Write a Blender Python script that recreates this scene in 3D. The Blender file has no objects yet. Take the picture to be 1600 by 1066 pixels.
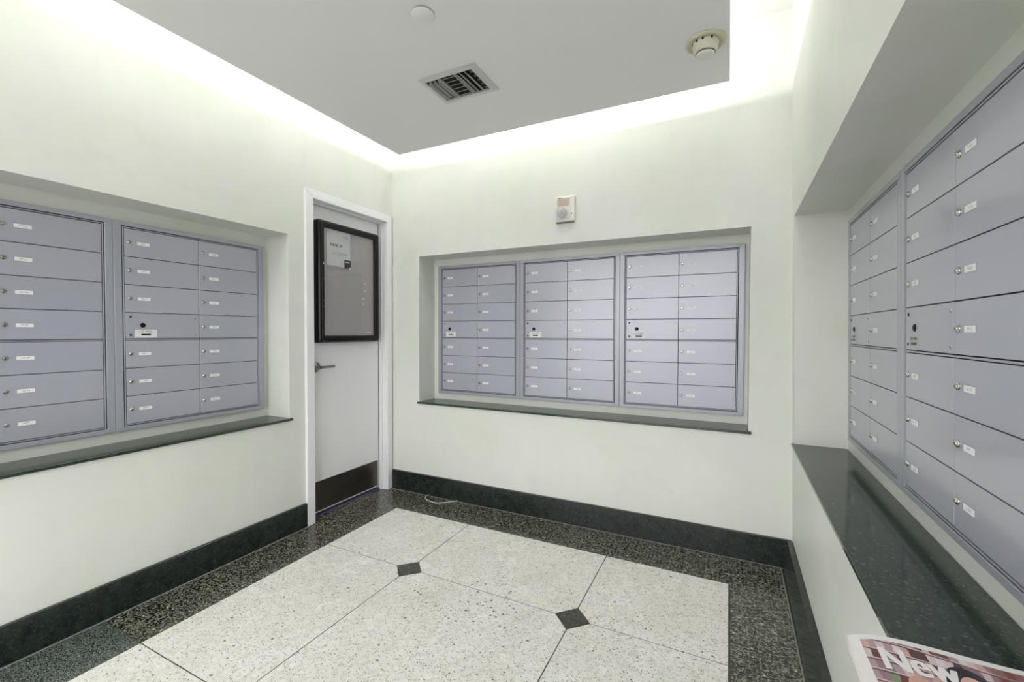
import bpy, bmesh, math, random
from mathutils import Vector, Matrix
random.seed(4)
C = bpy.context.scene.collection
SC = bpy.context.scene

# ------------------------------------------------------------------ camera
CAM = Vector((2.359, -2.6596, 1.22))
YAW, PITCH, ROLL, F = 0.4576, -0.0212, 0.0027, 688.04
fw = Vector((-math.sin(YAW), math.cos(YAW), 0)); rt_ = Vector((math.cos(YAW), math.sin(YAW), 0)); up = Vector((0, 0, 1))
fw, up = math.cos(PITCH)*fw + math.sin(PITCH)*up, -math.sin(PITCH)*fw + math.cos(PITCH)*up
rt_, up = math.cos(ROLL)*rt_ + math.sin(ROLL)*up, -math.sin(ROLL)*rt_ + math.cos(ROLL)*up
cd = bpy.data.cameras.new('camera'); co = bpy.data.objects.new('camera', cd); C.objects.link(co)
m3 = Matrix((rt_, up, -fw)).transposed()
co.matrix_world = Matrix.Translation(CAM) @ m3.to_4x4()
cd.sensor_width = 36; cd.lens = F/1600*36; cd.clip_start = 0.02
SC.camera = co

# ------------------------------------------------------------------ world (fill light added at the open rear for an unseen lobby)
w = bpy.data.worlds.new('world'); SC.world = w; w.use_nodes = True
wt = w.node_tree; wtc = wt.nodes.new('ShaderNodeTexCoord'); wsp = wt.nodes.new('ShaderNodeSeparateXYZ'); wrp = wt.nodes.new('ShaderNodeValToRGB')
wmr = wt.nodes.new('ShaderNodeMapRange'); wmr.inputs[1].default_value = -1; wmr.inputs[2].default_value = 1
wt.links.new(wtc.outputs['Generated'], wsp.inputs[0]); wt.links.new(wsp.outputs[2], wmr.inputs[0]); wt.links.new(wmr.outputs[0], wrp.inputs[0])
wrp.color_ramp.elements[0].position = .42; wrp.color_ramp.elements[0].color = (.2, .2, .19, 1)      # lower half darkened to dim the niche soffits
wrp.color_ramp.elements[1].position = .52; wrp.color_ramp.elements[1].color = (1.0, .99, 1.0, 1)       # upper half kept bright as the added fill
wt.links.new(wrp.outputs[0], wt.nodes['Background'].inputs[0]); wt.nodes['Background'].inputs[1].default_value = 4.0

# ------------------------------------------------------------------ key numbers (metres)
W = 2.6507; CZ = 2.864
PX0, PX1, PY, PZ, PT = 0.4169, 2.3492, -0.3893, 2.371, 2.500
YB = -3.7
RA, RT = 0.0098, -0.0147

# ------------------------------------------------------------------ cove lights (fluorescent strips lying on the ceiling panel)
def strip(name, loc, direction, length, along, power):
    l = bpy.data.lights.new(name, 'AREA'); l.shape = 'RECTANGLE'; l.size = length; l.size_y = 0.02
    l.energy = power; l.color = (0.99, 0.985, 1.0)
    o = bpy.data.objects.new(name, l); C.objects.link(o)
    z = -Vector(direction).normalized(); x = Vector(along).normalized(); y = z.cross(x)
    o.matrix_world = Matrix.Translation(loc) @ Matrix((x, y, z)).transposed().to_4x4()
    return o
strip('cove_light', (PX0+.16, -2.05, 2.514), (-.8, 0, .5), 2.8, (0, 1, 0), 24)
strip('cove_light', (1.38, PY-.16, 2.525), (0, .8, .5), 1.45, (1, 0, 0), 13.5)
strip('cove_light', (PX1-.16, -2.15, 2.514), (.8, 0, .5), 2.5, (0, 1, 0), 16)

SC.view_settings.view_transform = 'Standard'; SC.view_settings.look = 'None'
SC.view_settings.gamma = 1; SC.view_settings.use_curve_mapping = False
SC.view_settings.exposure = 0.06

# ------------------------------------------------------------------ materials
def srgb(r, g, b):
    f = lambda c: (c/255/12.92) if c/255 <= .04045 else ((c/255+.055)/1.055)**2.4
    return (f(r), f(g), f(b), 1)
class Mat:
    def __init__(s, name, col, rough=.5, metal=0., spec=.5):
        s.m = bpy.data.materials.new(name); s.m.use_nodes = True; s.nt = s.m.node_tree
        s.b = s.nt.nodes['Principled BSDF']; s.b.inputs['Base Color'].default_value = col
        s.b.inputs['Roughness'].default_value = rough; s.b.inputs['Metallic'].default_value = metal
        s.b.inputs['Specular IOR Level'].default_value = spec
        s.m.diffuse_color = col
        s.tc = None
    def n(s, t, **kw):
        x = s.nt.nodes.new(t)
        for k, v in kw.items():
            if k in x.inputs: x.inputs[k].default_value = v
            else: setattr(x, k, v)
        return x
    def l(s, a, b): s.nt.links.new(a, b)
    def coord(s, scale=(1, 1, 1), which='Object'):
        if not s.tc: s.tc = s.n('ShaderNodeTexCoord')
        mp = s.n('ShaderNodeMapping'); mp.inputs['Scale'].default_value = scale
        s.l(s.tc.outputs[which], mp.inputs[0]); return mp.outputs[0]
    def noise(s, scale, detail=3, sc=(1, 1, 1), rough=.5):
        x = s.n('ShaderNodeTexNoise', Scale=scale, Detail=detail, Roughness=rough); s.l(s.coord(sc), x.inputs['Vector']); return x.outputs['Fac']
    def vor(s, scale, sc=(1, 1, 1), feature='F1', rnd=1.):
        x = s.n('ShaderNodeTexVoronoi', Scale=scale, Randomness=rnd); x.feature = feature; x.voronoi_dimensions = getattr(s, 'dim', '3D'); s.l(s.coord(sc), x.inputs['Vector']); return x
    def ramp(s, fac, stops, interp='LINEAR'):
        r = s.n('ShaderNodeValToRGB'); r.color_ramp.interpolation = interp
        e = r.color_ramp.elements
        while len(e) < len(stops): e.new(.5)
        for i, (p, c) in enumerate(stops):
            e[i].position = p; e[i].color = c if len(c) == 4 else (*c, 1)
        s.l(fac, r.inputs[0]); return r.outputs[0]
    def mix(s, fac, a, b, mode='MIX'):
        x = s.n('ShaderNodeMix'); x.data_type = 'RGBA'; x.blend_type = mode
        for v, i in ((fac, 0), (a, 6), (b, 7)):
            if isinstance(v, (float, int)): x.inputs[i].default_value = v
            elif isinstance(v, tuple): x.inputs[i].default_value = v
            else: s.l(v, x.inputs[i])
        return x.outputs[2]
    def math(s, op, a, b=0.):
        x = s.n('ShaderNodeMath'); x.operation = op
        for v, i in ((a, 0), (b, 1)):
            if isinstance(v, (float, int)): x.inputs[i].default_value = v
            else: s.l(v, x.inputs[i])
        return x.outputs[0]
    def sep(s, out):
        x = s.n('ShaderNodeSeparateXYZ'); s.l(out, x.inputs[0]); return x.outputs
    def col(s, out): s.l(out, s.b.inputs['Base Color'])
    def rgh(s, out): s.l(out, s.b.inputs['Roughness'])
    def bump(s, h, strength=.2, dist=.002):
        x = s.n('ShaderNodeBump', Strength=strength, Distance=dist); s.l(h, x.inputs['Height']); s.l(x.outputs[0], s.b.inputs['Normal'])
def g(v): return (v, v, v, 1)

# faux-finished plaster, pale green cream
pl = Mat('wall_plaster', srgb(224, 226, 217), .42, spec=.3)
a = pl.mix(pl.ramp(pl.noise(1.5, 3), [(.35, g(0)), (.65, g(1))]), srgb(217, 221, 209), srgb(226, 228, 221))
b = pl.mix(pl.ramp(pl.noise(3.4, 5, (1, 1, .8)), [(.42, g(0)), (.66, g(.8))]), a, srgb(222, 223, 219))
b = pl.mix(pl.ramp(pl.noise(3, 4, (5, 5, .6)), [(.55, g(0)), (.75, g(.3))]), b, srgb(216, 219, 209))
c = pl.mix(pl.ramp(pl.noise(7, 5), [(.55, g(0)), (.75, g(.5))]), b, srgb(214, 216, 208))
pl.col(c); pl.bump(pl.noise(18, 4), .04, .004)
PLASTER = pl.m
PANEL = Mat('ceiling_panel_paint', srgb(243, 243, 242), .6).m
CEIL = Mat('ceiling_paint', srgb(240, 240, 236), .7).m
WHITE = Mat('white_enamel', srgb(236, 236, 238), .28)
WHITE = WHITE.m

# dark green granite
def granite(name, base, dark, fleck, scale=1., rough=.12, amt=.5):
    m = Mat(name, base, rough, spec=.5)
    n1 = m.ramp(m.noise(34*scale, 5, rough=.7), [(.38, g(0)), (.62, g(1))])
    c1 = m.mix(n1, dark, base)
    v = m.vor(75*scale, (1, 1.7, 1.0)); cell = m.sep(v.outputs['Color'])[0]
    near = m.ramp(v.outputs['Distance'], [(.12, g(1)), (.42, g(0))])
    pick = m.ramp(cell, [(.86, g(0)), (.93, g(1))])
    c2 = m.mix(m.math('MULTIPLY', m.math('MULTIPLY', near, pick), amt), c1, fleck)
    v2 = m.vor(210*scale); pick2 = m.ramp(m.sep(v2.outputs['Color'])[1], [(.88, g(0)), (.95, g(1))])
    c3 = m.mix(m.math('MULTIPLY', pick2, .2), c2, fleck)
    m.col(c3); return m.m
SHELF = granite('green_granite', srgb(52, 65, 56), srgb(38, 50, 43), srgb(112, 130, 116), 1.1, .11, .6)
BASEB = granite('baseboard_granite', srgb(38, 47, 43), srgb(24, 31, 29), srgb(92, 108, 98), .9, .2, .45)

# white terrazzo
t = Mat('white_terrazzo', srgb(226, 224, 216), .22); t.dim = '2D'
base = t.mix(t.ramp(t.noise(4, 4), [(.3, g(0)), (.7, g(1))]), srgb(232, 230, 223), srgb(240, 239, 235))
v0 = t.vor(85); base = t.mix(t.ramp(t.sep(v0.outputs['Color'])[0], [(.5, g(0)), (1, g(.55))]), base, srgb(204, 200, 190))
tx = t.sep(t.coord())
# a patch of heavier staining and missing chips in the middle tile
ex = t.math('DIVIDE', t.math('SUBTRACT', tx[0], 1.34), .36); ey = t.math('DIVIDE', t.math('ADD', tx[1], .98), .16)
patch = t.math('MAXIMUM', t.math('SUBTRACT', 1., t.math('ADD', t.math('MULTIPLY', ex, ex), t.math('MULTIPLY', ey, ey))), 0.)
def chips(base, scale, thr, size, colr, st=1., stain=0.):
    v = t.vor(scale, (1, 1.3, 1)); c = t.sep(v.outputs['Color'])
    cc_ = t.math('ADD', c[0], t.math('MULTIPLY', patch, stain)) if stain else c[0]
    pick = t.math('GREATER_THAN', cc_, thr)
    dist = t.math('ADD', v.outputs['Distance'], t.math('MULTIPLY', t.noise(scale*2.2, 2), .4))
    near = t.ramp(dist, [(size, g(1)), (size+.05, g(0))])
    return t.mix(t.math('MULTIPLY', t.math('MULTIPLY', pick, near), st), base, colr)
base = chips(base, 150, .74, .44, srgb(184, 180, 168), .7)
base = chips(base, 120, .88, .44, srgb(150, 146, 134), .75)
base = chips(base, 120, .925, .42, srgb(66, 64, 58), .95)
base = chips(base, 84, .955, .40, srgb(56, 54, 50), .95)
base = chips(base, 90, .94, .44, srgb(168, 154, 128), .7)
base = chips(base, 46, .982, .36, srgb(58, 57, 52), .9, .06)
base = chips(base, 44, .995, .46, srgb(84, 82, 76), .8, .10)
t.col(base); t.rgh(t.ramp(t.noise(6, 3), [(.3, g(.16)), (.7, g(.34))])); TERR = t.m

# dark border terrazzo: dark chips in a grey-olive binder
def dark_terr(name, binder, chips_, scale):
    m = Mat(name, binder, .22); m.dim = '2D'
    c = m.mix(m.ramp(m.noise(60, 4), [(.35, g(0)), (.65, g(1))]), binder, tuple(x*.7 for x in binder[:3])+(1,))
    for sc, thr, size, col in ((150, .25, .48, chips_[1]), (105, .30, .50, chips_[0]), (62, .35, .50, chips_[1]), (70, .42, .52, chips_[0]), (46, .62, .46, chips_[2]), (48, .72, .48, chips_[0])):
        v = m.vor(sc*scale, (1, 1.4, 1)); cc = m.sep(v.outputs['Color'])
        d = m.math('ADD', v.outputs['Distance'], m.math('MULTIPLY', m.noise(sc*2, 2), .4))
        near = m.ramp(d, [(size, g(1)), (size+.05, g(0))])
        c = m.mix(m.math('MULTIPLY', near, m.math('GREATER_THAN', cc[0], thr)), c, col)
    v = m.vor(55*scale); cc = m.sep(v.outputs['Color'])
    c = m.mix(m.math('MULTIPLY', m.math('GREATER_THAN', cc[2], .97), m.ramp(v.outputs['Distance'], [(.15, g(1)), (.25, g(0))])), c, srgb(190, 190, 178))
    m.col(c); return m.m
DTERR = dark_terr('dark_terrazzo', srgb(146, 146, 132), (srgb(20, 21, 18), srgb(62, 64, 52), srgb(88, 88, 74)), .82)
DTERR2 = dark_terr('green_terrazzo', srgb(134, 144, 136), (srgb(30, 38, 34), srgb(66, 78, 70), srgb(88, 98, 90)), 1.9)
JOINT = Mat('joint_grey', srgb(66, 63, 57), .6).m
GROUT = Mat('grout_pale', srgb(136, 136, 130), .8).m
DIA = granite('diamond_marble', srgb(72, 74, 64), srgb(36, 40, 34), srgb(150, 150, 130), 1.3, .2, .7)

# mailbox paint: blue-grey metallic enamel
mb = Mat('mailbox_enamel', srgb(170, 172, 186), .34, .15, .6)
mb.b.inputs['Coat Weight'].default_value = .7; mb.b.inputs['Coat Roughness'].default_value = .12
inf = mb.n('ShaderNodeObjectInfo')
mb.col(mb.mix(inf.outputs['Random'], srgb(169, 171, 184), srgb(175, 177, 190))); BOXM = mb.m
BOXT = Mat('mailbox_trim', srgb(162, 165, 176), .32, .15, .6)
BOXT.b.inputs['Coat Weight'].default_value = .5; BOXT = BOXT.m
DARK = Mat('mailbox_gap_dark', srgb(38, 39, 48), .7).m  # backing coloured dark to deepen the shade in the door gaps
CHROME = Mat('chrome', srgb(196, 192, 184), .2, 1.).m
STEEL = Mat('brushed_steel', srgb(150, 149, 146), .34, 1.).m
kp = Mat('kick_plate_steel', srgb(96, 91, 84), .3, .9)
kp.rgh(kp.ramp(kp.noise(30, 3, (1, .1, 6)), [(.3, g(.26)), (.7, g(.4))])); KICK = kp.m
BLACK = Mat('black_metal', srgb(12, 12, 12), .22, spec=.3).m
BLK2 = Mat('black_hole', srgb(8, 8, 9), .5).m
cardm = Mat('label_card', srgb(238, 238, 238), .5)
sx = cardm.sep(cardm.coord((1, 1, 1)))
oi = cardm.n('ShaderNodeObjectInfo')
nz = cardm.n('ShaderNodeTexNoise', Scale=1.0, Detail=1.0); nz.noise_dimensions = '4D'
cardm.l(cardm.coord((520, 1, 260)), nz.inputs['Vector']); cardm.l(cardm.math('MULTIPLY', oi.outputs['Random'], 50.), nz.inputs['W'])
mk = cardm.math('MULTIPLY', cardm.math('LESS_THAN', cardm.math('ABSOLUTE', sx[2]), .0032), cardm.math('LESS_THAN', cardm.math('ABSOLUTE', sx[0]), .011))
mk = cardm.math('MULTIPLY', mk, cardm.ramp(nz.outputs['Fac'], [(.5, g(0)), (.56, g(.75))]))
cardm.col(cardm.mix(mk, srgb(238, 238, 238), srgb(120, 122, 128))); CARD = cardm.m
STICK = Mat('sticker_white', srgb(222, 224, 222), .5).m
STICK_G = Mat('sticker_metal', srgb(186, 188, 186), .4, .3).m
INK = Mat('ink_grey', srgb(120, 122, 126), .6).m
IVORY = Mat('ivory_plastic', srgb(226, 222, 205), .4).m
IVORY2 = Mat('aged_plastic', srgb(214, 212, 186), .45).m
WPLAST = Mat('white_plastic', srgb(232, 230, 224), .4).m
BEIGE = Mat('beige_plate', srgb(190, 176, 162), .5).m
LENS = Mat('strobe_lens', srgb(236, 238, 242), .06, .0); LENS.b.inputs['Transmission Weight'].default_value = .7; LENS = LENS.m
REFL = Mat('strobe_reflector', srgb(200, 200, 204), .15, 1.).m
VANE = Mat('vent_white', srgb(205, 207, 203), .45).m
VDARK = Mat('duct_dark', srgb(40, 42, 38), .8).m
VMID = Mat('vent_grey', srgb(120, 124, 118), .6).m
BOARD = Mat('grey_board', srgb(168, 163, 164), .8).m
gl = bpy.data.materials.new('case_glass'); gl.use_nodes = True; nt = gl.node_tree; nt.nodes.clear()
oo = nt.nodes.new('ShaderNodeOutputMaterial'); mx = nt.nodes.new('ShaderNodeMixShader'); lw = nt.nodes.new('ShaderNodeLayerWeight'); lw.inputs[0].default_value = .5
pw = nt.nodes.new('ShaderNodeMath'); pw.operation = 'POWER'; pw.inputs[1].default_value = 4.5; nt.links.new(lw.outputs['Facing'], pw.inputs[0])
fr = nt.nodes.new('ShaderNodeMath'); fr.operation = 'MULTIPLY_ADD'; fr.inputs[1].default_value = .6; fr.inputs[2].default_value = .035; nt.links.new(pw.outputs[0], fr.inputs[0])
tr = nt.nodes.new('ShaderNodeBsdfTransparent'); tr.inputs[0].default_value = (.985, .985, .985, 1); go = nt.nodes.new('ShaderNodeBsdfGlossy'); go.inputs['Roughness'].default_value = .02
nt.links.new(fr.outputs[0], mx.inputs[0]); nt.links.new(tr.outputs[0], mx.inputs[1]); nt.links.new(go.outputs[0], mx.inputs[2]); nt.links.new(mx.outputs[0], oo.inputs[0])
GLASS = gl

# ------------------------------------------------------------------ helpers
def ident(p): return p
def lean(p):      # the right wall stands a hair out of square and out of plumb
    return (p[0] + RA*p[1] + RT*(p[2]-1.2), p[1], p[2])
def box(bm, x0, x1, y0, y1, z0, z1, bev=0., seg=1, mat=0, f=ident):
    vs = [bm.verts.new(f((x, y, z))) for z in (z0, z1) for y in (y0, y1) for x in (x0, x1)]
    idx = [(0, 2, 3, 1), (4, 5, 7, 6), (0, 1, 5, 4), (2, 6, 7, 3), (0, 4, 6, 2), (1, 3, 7, 5)]
    fs = [bm.faces.new([vs[i] for i in q]) for q in idx]
    for q in fs: q.material_index = mat
    if bev > 0:
        es = list({e for q in fs for e in q.edges})
        r = bmesh.ops.bevel(bm, geom=es, offset=bev, segments=seg, profile=.5, affect='EDGES', clamp_overlap=True)
        for q in r['faces']: q.material_index = mat
    return fs
def prism(bm, pts, z0, z1, mat=0, f=ident, axis='z', bev=0.):
    def P(p, h):
        if axis == 'z': return f((p[0], p[1], h))
        if axis == 'y': return f((p[0], h, p[1]))
        return f((h, p[0], p[1]))
    a = [bm.verts.new(P(p, z0)) for p in pts]; b = [bm.verts.new(P(p, z1)) for p in pts]
    n = len(pts); fs = [bm.faces.new(a[::-1]), bm.faces.new(b)]
    for i in range(n): fs.append(bm.faces.new([a[i], a[(i+1) % n], b[(i+1) % n], b[i]]))
    for q in fs: q.material_index = mat
    if bev > 0:
        r = bmesh.ops.bevel(bm, geom=list({e for q in fs for e in q.edges}), offset=bev, segments=1, affect='EDGES', clamp_overlap=True)
        for q in r['faces']: q.material_index = mat
    return fs
def lathe(bm, prof, n=24, axis='z', c=(0, 0, 0), mat=0):   # prof: (radius, height)
    rings = []
    for r, h in prof:
        ring = []
        for k in range(n):
            a = 2*math.pi*k/n; u, v = r*math.cos(a), r*math.sin(a)
            p = {'z': (u, v, h), 'y': (u, h, v), 'x': (h, u, v)}[axis]
            ring.append(bm.verts.new((p[0]+c[0], p[1]+c[1], p[2]+c[2])))
        rings.append(ring)
    fs = []
    for A, B in zip(rings, rings[1:]):
        for k in range(n): fs.append(bm.faces.new([A[k], A[(k+1) % n], B[(k+1) % n], B[k]]))
    fs.append(bm.faces.new(rings[0][::-1])); fs.append(bm.faces.new(rings[-1]))
    for q in fs: q.material_index = mat; q.smooth = len(q.verts) == 4
    return fs
def mesh(name, bm, mats):
    bmesh.ops.recalc_face_normals(bm, faces=bm.faces)
    me = bpy.data.meshes.new(name); bm.to_mesh(me); bm.free()
    for m in (mats if isinstance(mats, (list, tuple)) else [mats]): me.materials.append(m)
    return me
def obj(name, bm, mats, parent=None, loc=None, rot=None):
    me = bm if isinstance(bm, bpy.types.Mesh) else mesh(name, bm, mats)
    o = bpy.data.objects.new(name, me); C.objects.link(o)
    if loc is not None: o.location = loc
    if rot is not None: o.rotation_euler = rot
    if parent: o.parent = parent
    return o
def tag(o, label=None, cat=None, group=None, kind=None):
    if label: o['label'] = label
    if cat: o['category'] = cat
    if group: o['group'] = group
    if kind: o['kind'] = kind
    return o
def thing(name, label, cat, loc=(0, 0, 0), rot=(0, 0, 0), group=None, kind=None):
    o = bpy.data.objects.new(name, None); C.objects.link(o); o.empty_display_size = .05
    o.location = loc; o.rotation_euler = rot; return tag(o, label, cat, group, kind)
def boxm(*a, **k):
    bm = bmesh.new(); box(bm, *a, **k); return bm
def text_mesh(txt, size, extrude=.0002, bold=0.):
    cu = bpy.data.curves.new('t', 'FONT'); cu.body = txt; cu.size = size; cu.extrude = extrude; cu.offset = bold; cu.align_x = 'CENTER'; cu.align_y = 'CENTER'
    o = bpy.data.objects.new('t', cu); C.objects.link(o)
    dg = bpy.context.evaluated_depsgraph_get(); me = bpy.data.meshes.new_from_object(o.evaluated_get(dg))
    bpy.data.objects.remove(o); return me

# ------------------------------------------------------------------ walls with niches
def niche_wall(name, to, u0, u1, z0, z1, hole, depth, thick, label):
    """wall panel with a rectangular niche; to(u, d, z) maps along-wall, depth into wall, height"""
    hu0, hu1, hz0, hz1 = hole
    bm = bmesh.new()
    V = lambda u, d, z: bm.verts.new(to(u, d, z))
    R = lambda a, b, c_, d_, dep: [V(a, dep, c_), V(b, dep, c_), V(b, dep, d_), V(a, dep, d_)]
    fo = R(u0, u1, z0, z1, 0); fh = R(hu0, hu1, hz0, hz1, 0); nb = R(hu0, hu1, hz0, hz1, depth); bo = R(u0, u1, z0, z1, thick)
    for i in range(4):
        j = (i+1) % 4
        bm.faces.new([fo[i], fo[j], fh[j], fh[i]]); bm.faces.new([fh[i], fh[j], nb[j], nb[i]]); bm.faces.new([fo[j], fo[i], bo[i], bo[j]])
    bm.faces.new(nb); bm.faces.new(bo[::-1])
    return tag(obj(name, bm, PLASTER), label, kind='structure')
SILL_T = .014
B_N = (0.2723, 2.4581, 0.6912, 1.7802); B_D = 0.1926
L_N = (-2.415, -0.8861, 0.6969, 1.7983); L_D = 0.2029
R_N = (-2.60, -0.092, 0.6673, 1.7941); R_D = 0.2147
DY0, DY1, DZ = -.779, -.010, 2.104           # door frame outer edges
wb = niche_wall('wall_back', lambda u, d, z: (u, d, z), -.36, W+.4, 0, CZ, (B_N[0], B_N[1], B_N[2]-SILL_T, B_N[3]), B_D, .36, 'pale green plastered back wall with a long niche of mailboxes')
wl = niche_wall('wall_left', lambda u, d, z: (-d, u, z), YB, DY0+.004, 0, CZ, (L_N[0], L_N[1], L_N[2]-SILL_T, L_N[3]), L_D, .36, 'pale green plastered left wall with mailbox niche beside the door')
# wall over and behind the door
bm = bmesh.new(); box(bm, -.36, 0, DY0+.004, 0, DZ-.004, CZ); box(bm, -.36, -.13, DY0+.004, 0, 0, DZ-.004)
o = obj('wall_left', bm, PLASTER); tag(o, 'pale green plastered wall above the white door', kind='structure')
wr = niche_wall('wall_right', lambda u, d, z: lean((W+d, u, z)), YB, .0, 0, CZ, (R_N[0], R_N[1], R_N[2]-SILL_T, R_N[3]), R_D, .40, 'pale green plastered right wall with a deep niche of mailboxes')
tag(obj('wall_rear', boxm(-.36, W+.4, YB-.15, YB, PZ, CZ), PLASTER), kind='structure')

# ceiling: high ceiling and the dropped panel floating under it
tag(obj('ceiling', boxm(-.36, W+.4, YB-.15, .36, CZ, CZ+.1), CEIL), 'white high ceiling above the dropped panel', kind='structure')
tag(obj('ceiling', boxm(PX0, PX1, YB, PY, PZ, PT), PANEL), 'flat grey-white dropped ceiling panel with open light cove around it', kind='structure')

# floor
fl = tag(obj('floor', boxm(-.36, W+.4, YB, .36, -.06, -.0014), JOINT), 'terrazzo floor with white tiles, dark diamonds and dark border', kind='structure')
GX = [.3132, .8993, 1.7756, 2.3706]; GY = [-.3041, -.8851, -1.7789, -2.6727, YB]
J, HD = .0024, .0745
def cut_poly(x0, x1, y0, y1, cuts):
    # corners in order (x0,y0),(x1,y0),(x1,y1),(x0,y1); a cut corner makes room for a diamond
    P = []
    for i, (x, y, sx_, sy_) in enumerate(((x0, y0, 1, 1), (x1, y0, -1, 1), (x1, y1, -1, -1), (x0, y1, 1, -1))):
        if cuts[i]:
            k = HD + .0008
            a1 = (x, y+sy_*k); a2 = (x+sx_*k, y)
            P += [a1, a2] if i in (0, 2) else [a2, a1]
        else: P.append((x, y))
    return P
for i in range(3):
    for j in range(4):
        x0, x1 = GX[i]+(J if i else .0), GX[i+1]-(J if i < 2 else 0); y1, y0 = GY[j]-(J if j else 0), GY[j+1]+J
        L, R_, T_, B_ = i > 0, i < 2, j > 0, j < 3
        bm = bmesh.new(); prism(bm, cut_poly(x0, x1, y0, y1, (L and B_, R_ and B_, R_ and T_, L and T_)), -.0014, 0)
        obj('terrazzo_tile', bm, TERR, fl)
for x in GX[1:3]:
    for y in GY[1:4]:
        k = HD-.004
        bm = bmesh.new(); prism(bm, [(x-k, y), (x, y-k), (x+k, y), (x, y+k)], -.0014, 0); obj('marble_diamond', bm, DIA, fl)
gw = .008
obj('border_slab', boxm(-.10, W-.036, GY[0]+.003, -.026, -.0014, 0), DTERR, fl)
obj('border_slab', boxm(-.10, GX[0]-.003, GY[2]+.002, GY[0]+.001, -.0014, 0), DTERR, fl)
obj('border_slab', boxm(.026, GX[0]-.003, YB, GY[2]-.002, -.0014, 0), DTERR2, fl)
obj('border_slab', boxm(GX[3]+.008, W-.036, YB, GY[0]+.001, -.0014, 0), DTERR, fl)
bm = bmesh.new(); box(bm, .02, W-.028, -.026, -.012, -.0014, .001); obj('grout_line', bm, GROUT, fl)
bm = bmesh.new(); box(bm, .012, .026, YB, DY0, -.0014, .001); obj('grout_line', bm, GROUT, fl)
bm = bmesh.new(); box(bm, W-.040, W-.034, YB, -.026, -.0014, .0008, f=lambda p: (p[0]+RA*p[1]*.5, p[1], p[2])); obj('grout_line', bm, GROUT, fl)

# baseboards
HB = .147
tag(obj('baseboard_left', boxm(-.01, .019, YB, DY0-.001, 0, HB, .0025), BASEB), kind='structure')
tag(obj('baseboard_back', boxm(.021, W+.01, -.019, .01, 0, HB, .0025), BASEB), kind='structure')
bm = bmesh.new()
prism(bm, [(W-.032, 0), (W+.02, 0), (W+.02, HB), (W-.013, HB)], YB, -.018, f=lambda p: (p[0]+RA*p[1]+RT*(p[2]-1.2)*.2, p[1], p[2]), axis='y')
tag(obj('baseboard_right', bm, BASEB), kind='structure')

# granite sills
def sill(name, b, f=ident): 
    bm = bmesh.new(); box(bm, *b, .0015, 1, f=f); tag(obj('trim_' + name, bm, SHELF), {'1': 'dark green granite sill under the back wall mailboxes', '2': 'dark green granite sill under the left wall mailboxes', '3': 'wide dark green speckled granite shelf under the right wall mailboxes'}[name], kind='structure')
sill('1', (B_N[0]-.013, B_N[1]+.013, -.014, B_D-.0005, B_N[2]-SILL_T, B_N[2]))
sill('2', (-L_D+.0005, .014, L_N[0]-.013, L_N[1]+.013, L_N[2]-SILL_T, L_N[2]))
sill('3', (W-.014, W+R_D-.0005, R_N[0]-.013, R_N[1]+.013, R_N[2]-SILL_T, R_N[2]), lean)

# ------------------------------------------------------------------ door
dr = thing('door_1', 'white flush door in a white frame with steel kick plate', None, (-.06, -.395, 0), kind='structure')
def dobj(name, bm, m, parent=dr):
    o = obj(name, bm, m, parent)
    if parent is dr: o.matrix_parent_inverse = dr_inv
    return o
dr_inv = Matrix.Translation((.06, .395, 0))
dobj('door_leaf', boxm(-.104, -.060, -.716, -.076, .022, 2.050, .002), WHITE)
fi0, fi1, fiz = DY0+.056, DY1-.052, DZ-.053
bm = bmesh.new()
# face trims with mitred head, jamb reveal and stop
prism(bm, [(DY0, 0), (fi0, 0), (fi0, fiz), (DY0, DZ)], -.004, .020, axis='x', bev=.002)
prism(bm, [(fi1, 0), (DY1, 0), (DY1, DZ), (fi1, fiz)], -.004, .020, axis='x', bev=.002)
prism(bm, [(DY0, DZ), (fi0, fiz), (fi1, fiz), (DY1, DZ)], -.004, .020, axis='x', bev=.002)
for (a0, a1) in ((DY0+.004, fi0+.001), (fi1-.001, DY1)):
    box(bm, -.128, -.003, a0, a1, 0, DZ-.01)
box(bm, -.128, -.003, DY0+.004, DY1, fiz-.001, DZ-.01)
# rabbet step along head and hinge side
box(bm, -.056, -.030, fi1-.012, fi1, 0, fiz); box(bm, -.056, -.030, fi0, fi0+.010, 0, fiz); box(bm, -.056, -.030, fi0+.010, fi1-.012, fiz-.012, fiz)
dobj('door_frame', bm, WHITE)
dobj('kick_plate', boxm(-.0615, -.0575, -.702, -.088, .032, .228, .0008), KICK)
tapem = Mat('purple_tape', srgb(92, 88, 120), .6).m
dobj('threshold_strip', boxm(-.112, -.052, -.722, -.066, 0, .006, .001), tapem)
bm = bmesh.new(); lathe(bm, [(.033, -.062), (.033, -.054), (.029, -.050), (.012, -.048), (.011, -.012), (.009, -.008)], 28, 'x', (0, -.650, .985))
hd = dobj('lever_handle', bm, STEEL)
bm = bmesh.new(); box(bm, -.022, -.008, -.662, -.535, .976, .993, .004, 2); lv = obj('lever', bm, STEEL, hd)

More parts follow.
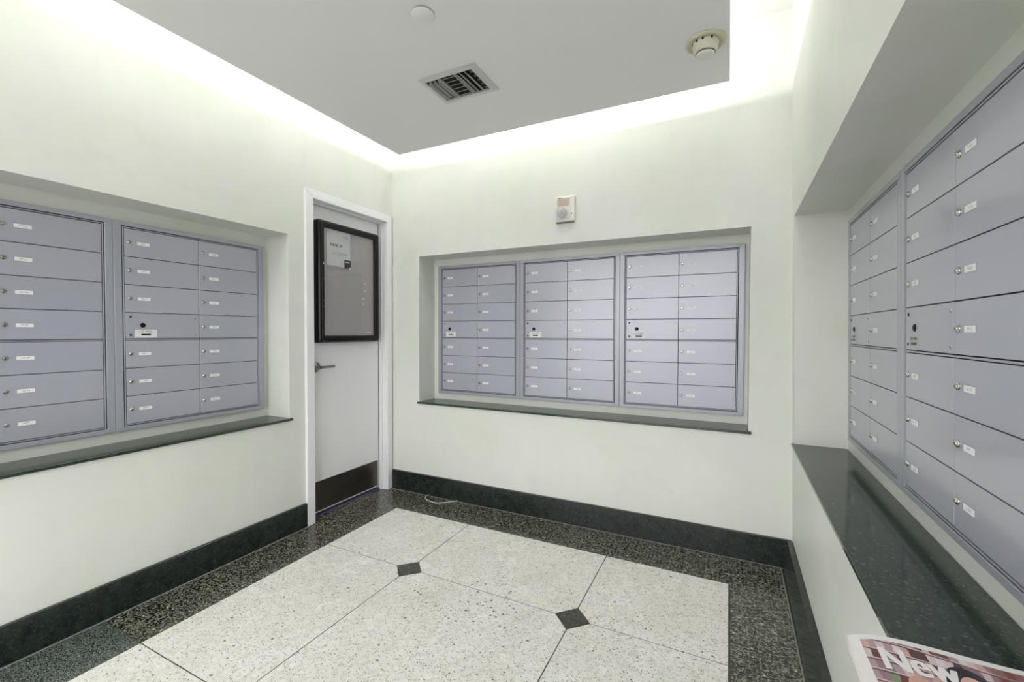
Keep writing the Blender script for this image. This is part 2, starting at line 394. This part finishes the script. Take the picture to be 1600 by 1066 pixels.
# ------------------------------------------------------------------ notice case on the door
cs = thing('notice_case', 'black framed glazed notice case mounted on the white door', 'notice case', (-.06, -.395, 1.145))
inv = Matrix.Translation((.06, .395, -1.145))
def cobj(name, bm, m): o = obj(name, bm, m, cs); o.matrix_parent_inverse = inv; return o
cy0, cy1, cz0, cz1 = -.668, -.120, 1.143, 1.945
def rrect(y0, y1, z0, z1, r, n=5):
    P = []
    for cy, cz, a0 in ((y1-r, z0+r, -90), (y1-r, z1-r, 0), (y0+r, z1-r, 90), (y0+r, z0+r, 180)):
        for k in range(n+1):
            a = math.radians(a0+90*k/n); P.append((cy+r*math.cos(a), cz+r*math.sin(a)))
    return P
def ring_sweep(bm, levels):   # levels: (inset, x, corner r) loops joined in order
    loops = [[bm.verts.new((x, p[0], p[1])) for p in rrect(cy0+i, cy1-i, cz0+i, cz1-i, max(r, .0008))] for i, x, r in levels]
    for A, B in zip(loops, loops[1:]):
        n = len(A)
        for k in range(n): bm.faces.new([A[k], A[(k+1) % n], B[(k+1) % n], B[k]])
bm = bmesh.new()
ring_sweep(bm, [(0, -.0598, .018), (0, -.022, .018), (.003, -.012, .016), (.010, -.003, .014), (.018, 0, .010), (.020, -.002, .008), (.023, -.002, .006), (.025, .0, .004), (.040, -.001, .002), (.046, -.006, .001), (.048, -.014, .001), (.048, -.0205, .001)])
fr_ = cobj('case_frame', bm, BLACK)
cobj('backing_board', boxm(-.0585, -.0245, cy0+.006, cy1-.006, cz0+.006, cz1-.006), BOARD)
cobj('glass_pane', boxm(-.0150, -.0120, cy0+.044, cy1-.044, cz0+.044, cz1-.044), GLASS)
bm = bmesh.new(); lathe(bm, [(.006, -.001), (.006, .003), (.004, .004)], 14, 'x', (0, cy0+.034, 1.660)); cobj('case_lock', bm, CHROME)
for z in (1.56, 1.42, 1.38, 1.155):
    bm = bmesh.new(); lathe(bm, [(.0028, -.001), (.0028, .0015)], 8, 'x', (0, cy0+.034, z)); cobj('rivet', bm, CHROME)
# notice paper pinned inside
pm = Mat('printed_notice', srgb(250, 250, 252), .6)
xy = pm.sep(pm.coord()); Y, Z = xy[1], xy[2]
def band(m, v, a0, a1): return m.math('MULTIPLY', m.math('GREATER_THAN', v, a0), m.math('LESS_THAN', v, a1))
n1 = pm.noise(1., 2, (1, 95, 300)); n2 = pm.noise(1., 2, (1, 150, 90))
ccol = pm.mix(pm.math('MULTIPLY', pm.ramp(pm.noise(14, 3), [(.4, g(0)), (.7, g(1))]), .35), srgb(252, 252, 253), srgb(228, 232, 240))
ccol = pm.mix(pm.math('MULTIPLY', pm.math('MULTIPLY', band(pm, Z, .006, .026), band(pm, Y, -.074, .03)), pm.ramp(n2, [(.46, g(0)), (.52, g(.85))])), ccol, srgb(44, 48, 66))
ccol = pm.mix(pm.math('MULTIPLY', pm.math('MULTIPLY', band(pm, Z, -.05, -.028), band(pm, Y, -.06, .075)), pm.ramp(n1, [(.52, g(0)), (.58, g(.6))])), ccol, srgb(90, 100, 130))
ccol = pm.mix(pm.math('MULTIPLY', pm.math('MULTIPLY', band(pm, Z, .072, .094), band(pm, Y, .04, .085)), pm.ramp(n2, [(.5, g(0)), (.55, g(.6))])), ccol, srgb(96, 100, 116))
pm.col(ccol)
bm = bmesh.new(); nx = 6
rows = []
for k in range(nx+1):
    z = -.125+.25*k/nx; rows.append([bm.verts.new((.0015*math.sin(k*1.1)+.001*((y+.1)/.2), y, z)) for y in (-.1, -.03, .04, .1)])
for A, B in zip(rows, rows[1:]):
    for k in range(3): bm.faces.new([A[k], A[k+1], B[k+1], B[k]])
bmesh.ops.solidify(bm, geom=bm.faces[:], thickness=.0004)
nc = thing('notice', 'white printed notice with a navy corner block in the glazed case', 'notice', (-.0225, -.488, 1.783))
obj('sheet', bm, pm.m, nc)
NAVY = Mat('navy_print', srgb(36, 34, 62), .5).m
obj('navy_block', boxm(.0020, .0026, .046, .104, -.129, -.072), NAVY, nc)
obj('corner_mark', boxm(.0027, .0032, .052, .090, -.090, -.083), STICK, nc)
obj('corner_mark', boxm(.0027, .0034, .088, .102, -.131, -.120), STICK, nc)
# white push pins at the right side of the board
for k, (y, z, lb) in enumerate(((-.245, 1.562, 'white push pin, uppermost of four in the notice case'), (-.243, 1.512, 'white push pin, second from top in the notice case'), (-.258, 1.455, 'white push pin, third from top in the notice case'), (-.256, 1.417, 'white push pin, lowest of four in the notice case'))):
    bm = bmesh.new(); lathe(bm, [(.0055, -.0245), (.0055, -.0235), (.003, -.0220), (.003, -.0190), (.0052, -.0175), (.0050, -.0165)], 12, 'x', (0, y-.012, z))
    tag(obj('push_pin', bm, WPLAST), lb, 'pin', 'push pins in the notice case')
tag(obj('paper_strip', boxm(-.0240, -.0230, -.232, -.182, 1.207, 1.213), WPLAST), 'thin white paper scrap at lower right corner of the notice case', 'paper')

# ------------------------------------------------------------------ mailboxes
UW, UH = .704, .9815
TR, TRT, TRB = .030, .0195, .0205      # trim widths: side, top, bottom
def unit_meshes():
    M = {}
    # mitred outer trim
    bm = bmesh.new()
    o0, o1, p0, p1 = 0.0006, UW-.0006, 0, UH
    i0, i1, q0, q1 = TR, UW-TR, TRB, UH-TRT
    for P in ([(o0, p0), (i0, q0), (i0, q1), (o0, p1)], [(i1, q0), (o1, p0), (o1, p1), (i1, q1)], [(o0, p1), (i0, q1), (i1, q1), (o1, p1)], [(o0, p0), (o1, p0), (i1, q0), (i0, q0)]):
        prism(bm, P, 0, .0245, axis='y', bev=.0012)
    M['frame'] = mesh('frame', bm, BOXT)
    bm = bmesh.new(); box(bm, TR*.6, UW-TR*.6, .016, .0240, TRB*.6, UH-TRT*.6); M['housing'] = mesh('housing', bm, DARK)
    bm = bmesh.new(); k = .0042; r = .0060
    a0, a1, b0, b1 = i0+k, i1-k, q0+k, q1-k
    c0, c1, d0, d1 = a0+r-.002, a1-r+.002, b0+.004, b1-.004
    box(bm, a0, c0, .001, .0165, b0, b1, .0006); box(bm, c1, a1, .001, .0165, b0, b1, .0006); box(bm, c0, c1, .001, .0165, b0, d0, .0006); box(bm, c0, c1, .001, .0165, d1, b1, .0006)
    M['inner_rail'] = mesh('inner_rail', bm, BOXT)
    gap = .0028
    X0, X1, Z0, Z1 = c0+gap, c1-gap, d0+gap, d1-gap
    dw = (X1-X0-gap)/2; ph = (Z1-Z0+gap)/7; dh = ph-gap
    M['geo'] = (X0, dw, gap, Z0, ph, dh)
    M['door'] = mesh('door', boxm(0, dw, .002, .0145, 0, dh, .0009), BOXM)
    M['door_low'] = mesh('door', boxm(0, dw, .002, .0145, .0075, dh, .0009), BOXM)
    M['rail'] = mesh('rail', boxm(0, dw, .003, .0145, 0, .005, .0006), BOXT)
    bm = bmesh.new()
    lathe(bm, [(.0088, .004), (.0088, -.0015), (.0080, -.0035), (.0062, -.0040), (.0060, -.0062), (.0050, -.0070)], 20, 'y')
    box(bm, -.0010, .0010, -.0072, -.006, -.0030, .0030, mat=1)
    M['lock'] = mesh('lock', bm, [CHROME, BLK2])
    bm = bmesh.new()
    lathe(bm, [(.0088, .004), (.0088, -.0015), (.0080, -.0035), (.0062, -.0040), (.0060, -.0062), (.0050, -.0070)], 20, 'y')
    box(bm, -.0030, .0030, -.0072, -.006, -.0010, .0010, mat=1)
    M['lock_turned'] = mesh('lock', bm, [CHROME, BLK2])
    bm = bmesh.new()
    box(bm, -.0255, .0255, .0008, .003, -.0085, .0085, mat=1); box(bm, -.0245, .0245, .0002, .0028, -.0078, .0072, .0002, mat=0)
    M['card'] = mesh('label_card', bm, [CARD, BOXT])
    bm = bmesh.new(); lathe(bm, [(.0055, .004), (.0055, .0003), (.0046, -.0014), (.0025, -.002)], 14, 'y'); M['screw_b'] = mesh('screw', bm, BLK2)
    bm = bmesh.new(); lathe(bm, [(.0055, .004), (.0055, .0003), (.0046, -.0014), (.0025, -.002)], 14, 'y'); M['screw_s'] = mesh('screw', bm, CHROME)
    bm = bmesh.new(); lathe(bm, [(.0115, .004), (.0115, -.001), (.0100, -.002), (.0060, -.0015), (.0055, -.004), (.0045, -.0045)], 22, 'y'); M['mlock'] = mesh('master_lock', bm, BLACK)
    for nm, mt in (('stick', STICK), ('stick_g', STICK_G)):
        M[nm] = mesh('sticker', boxm(-.044, .044, .0012, .0026, -.019, .019, .0003), mt)
    M['slot'] = mesh('mail_slot', boxm(-.019, .019, .0002, .003, -.0035, .0035, .0006), BLACK)
    M['text'] = text_mesh('U.S. MAIL', .0125); M['text'].materials.clear(); M['text'].materials.append(INK)
    return M
MM = unit_meshes()
def unit(label, M4, sx_, master=True, steel=False, stick='stick', group=None):
    root = thing('mailbox_unit', label, 'mailboxes', group=group)
    root.matrix_world = M4 @ Matrix.Diagonal((sx_, 1, 1, 1))
    h = UW/2
    def part(name, me, x, y, z, parent=root, rot=None, off=True):
        o = bpy.data.objects.new(name, me); C.objects.link(o); o.parent = parent
        o.location = (x-(h if parent is root else 0), y, z)
        if rot: o.rotation_euler = rot
        return o
    part('frame', MM['frame'], 0, 0, 0); part('housing', MM['housing'], 0, 0, 0); part('inner_rail', MM['inner_rail'], 0, 0, 0)
    X0, dw, gap, Z0, ph, dh = MM['geo']
    for cidx in range(2):
        for r in range(7):        # r = 0 is the top row
            x = X0+cidx*(dw+gap); z = Z0+(6-r)*ph
            low = r == 3
            if low: part('rail', MM['rail'], x, 0, z-.0005)
            if master and low and cidx == 0:
                d = part('master_panel', MM['door_low'], x, 0, z); d['label'] = 'grey screwed-on carrier panel with black lock'
                for sxx, szz in ((.019, dh-.019), (.019, .024), (dw-.019, dh-.019), (dw-.019, .024)):
                    part('screw', MM['screw_s'] if (sxx > .1) else MM['screw_b'], sxx, .002, szz, d)
                part('master_lock', MM['mlock'], .066, .002, .071, d)
                s = part('sticker', MM[stick], .078 if stick == 'stick' else .062, 0, .031, d)
                part('mail_slot', MM['slot'], .078 if stick == 'stick' else .062, -.0002, .026, d)
                part('lettering', MM['text'], .078 if stick == 'stick' else .062, .0008, .0395, d, (math.pi/2, 0, 0))
                continue
            d = part('door', MM['door_low'] if low else MM['door'], x, 0, z)
            part('lock', MM['lock'] if random.random() < .75 else MM['lock_turned'], .0185, .002, dh*.5+.002, d, (0, random.uniform(-.5, .5), 0))
            part('label_card', MM['card'], .072, 0, dh*.5+.001, d)
    return root
def frame_mat(origin, xaxis, zaxis):
    x = Vector(xaxis).normalized(); z = Vector(zaxis); z = (z - z.dot(x)*x).normalized(); y = z.cross(x)
    return Matrix.Translation(origin) @ Matrix((x, y, z)).transposed().to_4x4()
gb = 'mailbox units in the back wall niche'
for k, lb in enumerate(('grey-blue mailbox unit in the back niche, nearest the white door', 'grey-blue mailbox unit in the middle of the three in the back niche', 'grey-blue mailbox unit at the right end of the back niche')):
    unit(lb, frame_mat((.3245+.704*(k+.5), B_D-.025, .7415), (1, 0, 0), (0, 0, 1)), 1.0, group=gb)
for yc, lb in ((-1.2855, 'grey-blue mailbox unit in the left wall niche, nearer the white door'), (-2.0125, 'grey-blue mailbox unit in the left wall niche, at the left picture edge')):
    unit(lb, frame_mat((-L_D+.025, yc, .7485), (0, 1, 0), (0, 0, 1)), 1.0325, master=True, group='mailbox units in the left wall niche')
for y0, wd, lb in ((-.2212, .700, 'grey-blue mailbox unit at the far end of the right wall niche, nearest the corner'), (-.9212, .733, 'large grey-blue mailbox unit in the right wall niche, cut by the right picture edge'), (-1.6542, .733, 'grey-blue mailbox unit in the right wall niche directly above the magazine')):
    yc = y0-wd/2
    unit(lb, frame_mat(lean((W+R_D-.025, yc, .7365)), (-RA, -1, 0), (RT, 0, 1)), wd/.704, stick='stick_g', group='mailbox units in the right wall niche')

# ------------------------------------------------------------------ ceiling fittings
# air vent
vx0, vx1, vy0, vy1 = 1.068, 1.370, -1.028, -.792
vt = thing('air_vent', 'white louvred air vent in the dropped ceiling panel', 'vent', (1.219, -.91, PZ))
vinv = Matrix.Translation((-1.219, .91, -PZ))
def vobj(name, bm, m): o = obj(name, bm, m, vt); o.matrix_parent_inverse = vinv; return o
ix0, ix1, iy0, iy1 = 1.094, 1.338, -1.000, -.822
bm = bmesh.new()
zo, zi = PZ-.004, PZ-.010
for (a0, a1, b0, b1) in (((vx0, vy0), (vx1, vy0), (ix1, iy0), (ix0, iy0)), ((vx1, vy0), (vx1, vy1), (ix1, iy1), (ix1, iy0)), ((vx1, vy1), (vx0, vy1), (ix0, iy1), (ix1, iy1)), ((vx0, vy1), (vx0, vy0), (ix0, iy0), (ix0, iy1))):
    lo = [bm.verts.new((*a0, zo)), bm.verts.new((*a1, zo)), bm.verts.new((*b0, zi)), bm.verts.new((*b1, zi))]
    hi = [bm.verts.new((*a0, PZ)), bm.verts.new((*a1, PZ)), bm.verts.new((*b0, PZ)), bm.verts.new((*b1, PZ))]
    bm.faces.new(lo); bm.faces.new(hi[::-1])
    for q in range(4): bm.faces.new([lo[q], lo[(q+1) % 4], hi[(q+1) % 4], hi[q]])
vobj('vent_frame', bm, VANE)
vobj('duct_opening', boxm(ix0-.002, ix1+.002, iy0-.002, iy1+.002, PZ-.0015, PZ-.0004), VDARK)
def vane(pts_fn, along0, along1, m=VANE, n=10, th=.0012, axis='y'):
    bm = bmesh.new(); A = []
    for k in range(n+1):
        s = k/n; u = along0+(along1-along0)*s; e = min(s, 1-s)*2; e = min(1, e*4)
        row = []
        for (du, dz) in pts_fn:
            zz = PZ-.002+dz*e; uu = du*e + (1-e)*pts_fn[0][0]
            p = (uu, u, zz) if axis == 'y' else (u, uu, zz)
            row.append(bm.verts.new(p))
        A.append(row)
    for r0, r1 in zip(A, A[1:]):
        for k in range(len(r0)-1): bm.faces.new([r0[k], r0[k+1], r1[k+1], r1[k]])
    bmesh.ops.solidify(bm, geom=bm.faces[:], thickness=th)
    return vobj('vane', bm, m)
xd0, xd1 = 1.170, 1.249
vane([(1.116, 0), (1.113, -.007), (1.107, -.013), (1.100, -.016)], iy0+.002, iy1-.002)
for x in (1.137, 1.159): vane([(x, 0), (x-.003, -.006), (x-.009, -.010)], iy0+.002, iy1-.002)
for x in (1.262, 1.280, 1.306): vane([(x-.012, 0), (x-.006, -.008), (x+.004, -.015), (x+.014, -.018)], iy0+.002, iy1-.002)
for k in range(6):
    y = iy0+.018+k*.029; vane([(y+.007, -.001), (y+.001, -.006), (y-.009, -.009)], xd0+.002, xd1-.002, axis='x')
for x in (xd0, xd1): vobj('divider', boxm(x-.0016, x+.0016, iy0, iy1, PZ-.012, PZ-.001), VANE)
for k in range(5):
    y = iy0+.02+k*.034; vobj('damper_blade', boxm(1.318, 1.337, y, y+.012, PZ-.004, PZ-.0012), VMID)

# smoke detector
sd = thing('smoke_detector', 'ivory round smoke detector on the dropped ceiling near its right corner', 'smoke detector', (2.262, -.735, PZ))
bm = bmesh.new(); lathe(bm, [(.074, 0), (.075, -.005), (.072, -.010), (.062, -.010), (.060, -.006)], 40, 'z'); obj('base_plate', bm, IVORY2, sd)
bm = bmesh.new(); lathe(bm, [(.050, -.004), (.050, -.014), (.046, -.030), (.041, -.044), (.037, -.046)], 36, 'z'); obj('body', bm, IVORY, sd)
bm = bmesh.new(); lathe(bm, [(.036, -.044), (.036, -.0485)], 32, 'z'); obj('vent_ring', bm, VDARK, sd)
bm = bmesh.new(); lathe(bm, [(.034, -.046), (.034, -.051), (.028, -.056), (.012, -.059), (.001, -.0595)], 32, 'z'); obj('cap', bm, WPLAST, sd)
for a in (200, 235, 262, 300, 20, 100):
    bm = bmesh.new(); box(bm, .049, .0508, -.004, .004, -.016, -.007); o = obj('slot', bm, BLK2, sd, rot=(0, 0, math.radians(a)))
# sprinkler cover plate
sp = thing('sprinkler_cover', 'small round white cover plate on the dropped ceiling above the vent', 'sprinkler cover', (1.352, -1.354, PZ))
bm = bmesh.new(); lathe(bm, [(.036, 0), (.036, -.003), (.034, -.004)], 36, 'z'); obj('gap_ring', bm, VMID, sp)
bm = bmesh.new(); lathe(bm, [(.0395, -.0045), (.0400, -.0060), (.0390, -.0068), (.001, -.0069)], 40, 'z'); obj('plate', bm, PANEL, sp)

# ------------------------------------------------------------------ fire strobe
fs = thing('fire_strobe', 'white fire alarm strobe with clear round lens on the back wall', 'strobe', (1.425, 0, 1.912))
bm = bmesh.new(); box(bm, -.064, .064, -.022, 0, 0, .160, .008, 3); obj('housing', bm, WPLAST, fs)
obj('face_panel', boxm(-.054, .036, -.0265, -.020, .018, .150, .003, 2), Mat('face_offwhite', srgb(226, 218, 210), .45).m, fs)
obj('upper_panel', boxm(-.046, .030, -.0275, -.025, .096, .142, .001), BEIGE, fs)
obj('printed_strip', boxm(-.042, -.010, -.0278, -.0262, .1445, .1475), BLACK, fs)
bm = bmesh.new(); lathe(bm, [(.038, -.024), (.038, -.030), (.036, -.036), (.034, -.036)], 32, 'y', (-.012, 0, .052)); obj('lens_ring', bm, WPLAST, fs)
bm = bmesh.new(); lathe(bm, [(.034, -.030), (.034, -.048), (.031, -.058), (.022, -.066), (.010, -.069), (.001, -.070)], 32, 'y', (-.012, 0, .052)); obj('lens', bm, LENS, fs)
bm = bmesh.new(); lathe(bm, [(.030, -.031), (.022, -.033), (.008, -.036), (.001, -.0365)], 24, 'y', (-.012, 0, .052)); obj('reflector', bm, REFL, fs)
bm = bmesh.new(); lathe(bm, [(.004, -.034), (.004, -.056), (.002, -.058)], 12, 'y', (-.012, 0, .052)); obj('flash_tube', bm, STEEL, fs)
bm = bmesh.new(); lathe(bm, [(.0042, -.021), (.0042, -.0238)], 12, 'y', (.046, 0, .046)); obj('screw', bm, BLK2, fs)
obj('base_lip', boxm(-.058, .058, -.018, -.001, -.006, .001, .001), Mat('grey_gasket', srgb(120, 122, 116), .6).m, fs)

# ------------------------------------------------------------------ cable loop on the floor
def tube(pts, r, name, m, parent):
    cu = bpy.data.curves.new(name, 'CURVE'); cu.dimensions = '3D'; cu.bevel_depth = r; cu.bevel_resolution = 2; cu.resolution_u = 10
    s = cu.splines.new('NURBS'); s.points.add(len(pts)-1); s.use_endpoint_u = True; s.order_u = 4
    for p, q in zip(s.points, pts): p.co = (*q, 1)
    o = bpy.data.objects.new('t', cu); C.objects.link(o)
    me = bpy.data.meshes.new_from_object(o.evaluated_get(bpy.context.evaluated_depsgraph_get())); bpy.data.objects.remove(o)
    me.materials.clear(); me.materials.append(m)
    for p in me.polygons: p.use_smooth = True
    o = bpy.data.objects.new(name, me); C.objects.link(o); o.parent = parent; return o
cb = thing('cable', 'thin loop of dark and white cable lying by the back baseboard', 'cable')
CAB = Mat('cable_black', srgb(30, 30, 30), .5).m; CAW = Mat('cable_white', srgb(214, 214, 208), .5).m
tube([(.385, -.022, .012), (.362, -.035, .004), (.375, -.085, .003), (.44, -.105, .003), (.50, -.118, .003), (.535, -.105, .003), (.60, -.045, .003), (.63, -.026, .010)], .0028, 'cable_run', CAW, cb)
tube([(.395, -.022, .020), (.372, -.040, .005), (.385, -.072, .0035), (.41, -.090, .004), (.45, -.098, .003), (.49, -.104, .003)], .0026, 'cable_run', CAB, cb)

# ------------------------------------------------------------------ magazine on the shelf
mg = thing('magazine', 'magazine with NEW masthead over a busy cover photo, overhanging the granite shelf', 'magazine', (2.68, -1.88, .6745))
mg['label'] = 'magazine headed New with bookcase cover photo, overhanging the green granite shelf'
mx0, mx1, my0, my1 = 2.5495, 2.800, -2.045, -1.7125
def mz(x, y):   # gentle sag of the overhanging corner
    s = max(0, (2.64-x)/.09); return .0-.006*s*s*max(0, (y-my0)/(my1-my0)) + .0015*math.sin((x-mx0)*22)
def mtop(x): return -.014*max(0, (2.60-x)/.05)**1.6*0.9
NX, NY = 24, 10
MT = .7005
def sheet(z0, z1, inset=0., x0=mx0, x1=mx1, y0=my0, y1=my1):
    bm = bmesh.new(); G = {}
    for lv_, zz in ((0, z0), (1, z1)):
        for i in range(NX+1):
            for j in range(NY+1):
                x = x0+inset+(x1-x0-2*inset)*i/NX; y = y0+inset+(y1-y0-2*inset)*j/NY
                y += mtop(x)*(j/NY)
                G[lv_, i, j] = bm.verts.new((x, y, zz+mz(x, y)))
    for i in range(NX):
        for j in range(NY):
            bm.faces.new([G[1, i, j], G[1, i+1, j], G[1, i+1, j+1], G[1, i, j+1]]); bm.faces.new([G[0, i, j], G[0, i, j+1], G[0, i+1, j+1], G[0, i+1, j]])
    for i in range(NX):
        for j in (0, NY): bm.faces.new([G[0, i, j], G[0, i+1, j], G[1, i+1, j], G[1, i, j]])
    for j in range(NY):
        for i in (0, NX): bm.faces.new([G[0, i, j], G[0, i, j+1], G[1, i, j+1], G[1, i, j]])
    return bm
minv = Matrix.Translation((-2.68, 1.88, -.6745))
def mobj(name, bm, m, parent=mg):
    o = obj(name, bm, m, parent)
    if parent is mg: o.matrix_parent_inverse = minv
    return o
PAPER = Mat('magazine_paper', srgb(236, 234, 232), .45).m
SZ = .6745
mobj('inner_pages', sheet(SZ+.0026+.001, MT-.0012, .0012), Mat('page_block', srgb(222, 220, 214), .7).m)
mobj('cover', sheet(MT-.0010, MT), PAPER)
# printed cover picture: shelves of books and a dark-haired head
cp = Mat('cover_print', srgb(170, 140, 132), .3)
s = cp.sep(cp.coord())
X_, Y_ = s[0], s[1]
sh = cp.math('ADD', Y_, cp.math('MULTIPLY', X_, .12))
fracr = cp.math('FRACT', cp.math('MULTIPLY', sh, 38.))
rowid = cp.math('FLOOR', cp.math('MULTIPLY', sh, 38.))
wn = cp.n('ShaderNodeTexWhiteNoise'); wn.noise_dimensions = '2D'; cv = cp.n('ShaderNodeCombineXYZ')
xj = cp.math('FLOOR', cp.math('MULTIPLY', cp.math('ADD', X_, cp.math('MULTIPLY', cp.noise(40, 2), .010)), 95.))
cp.l(xj, cv.inputs[0]); cp.l(rowid, cv.inputs[1]); cp.l(cv.outputs[0], wn.inputs['Vector'])
books = cp.ramp(wn.outputs['Value'], [(0, srgb(96, 62, 62)), (.14, srgb(214, 196, 198)), (.30, srgb(176, 150, 158)), (.42, srgb(120, 66, 60)), (.54, srgb(206, 170, 160)), (.66, srgb(226, 214, 220)), (.78, srgb(150, 120, 130)), (.88, srgb(186, 150, 96)), (.95, srgb(132, 140, 120))], 'CONSTANT')
shelf = cp.ramp(fracr, [(0, g(1)), (.10, g(1)), (.13, g(0))], 'LINEAR')
pic = cp.mix(shelf, books, srgb(92, 58, 60))
shelf2 = cp.ramp(fracr, [(.13, g(0)), (.14, g(1)), (.24, g(1)), (.26, g(0))])
pic = cp.mix(shelf2, pic, srgb(214, 190, 184))
right = cp.math('GREATER_THAN', X_, 2.728)
pic = cp.mix(cp.math('MULTIPLY', right, .5), pic, srgb(140, 66, 54))
def disc(cx_, cy_, rx_, ry_):
    a_ = cp.math('DIVIDE', cp.math('SUBTRACT', X_, cx_), rx_); b_ = cp.math('DIVIDE', cp.math('SUBTRACT', Y_, cy_), ry_)
    return cp.math('LESS_THAN', cp.math('ADD', cp.math('MULTIPLY', a_, a_), cp.math('MULTIPLY', b_, b_)), 1.)
pic = cp.mix(disc(2.622, -1.829, .018, .026), pic, srgb(206, 160, 144))
pic = cp.mix(disc(2.688, -1.800, .032, .050), pic, srgb(44, 34, 46))
pic = cp.mix(disc(2.691, -1.812, .021, .042), pic, srgb(222, 178, 164))
pic = cp.mix(disc(2.646, -1.822, .008, .012), pic, srgb(196, 60, 84))
cp.col(pic)
pr = mobj('cover_picture', sheet(MT-.0002, MT+.0003, 0, mx0+.0155, mx1-.012, my0+.012, my1-.0135), cp.m)
# masthead letters follow the sheet
tm = text_mesh('New', .092, .0001)
xs = [v.co.x for v in tm.vertices]; ys = [v.co.y for v in tm.vertices]
tx0, tx1, ty0, ty1 = min(xs), max(xs), min(ys), max(ys)
bm = bmesh.new()
for k, dx in enumerate((-.0019, -.0006, .0007, .0020)):      # four close copies make the heavy letter strokes
    n0 = len(bm.verts); bm.from_mesh(tm); bm.verts.ensure_lookup_table()
    for v in bm.verts[n0:]:
        x = 2.5855 + (v.co.x-tx0)/(tx1-tx0)*.090 + dx; y = -1.8010 + (v.co.y-ty0)/(ty1-ty0)*(.0535)
        v.co = Vector((x, y+mtop(x), MT+.0015+.00004*k+mz(x, y)+(.0001 if v.co.z > 0 else 0)))
bm.to_mesh(tm); bm.free()
tm.materials.clear(); tm.materials.append(Mat('masthead_white', srgb(238, 234, 236), .4).m)
o = obj('masthead', tm, None, mg); o.matrix_parent_inverse = minv
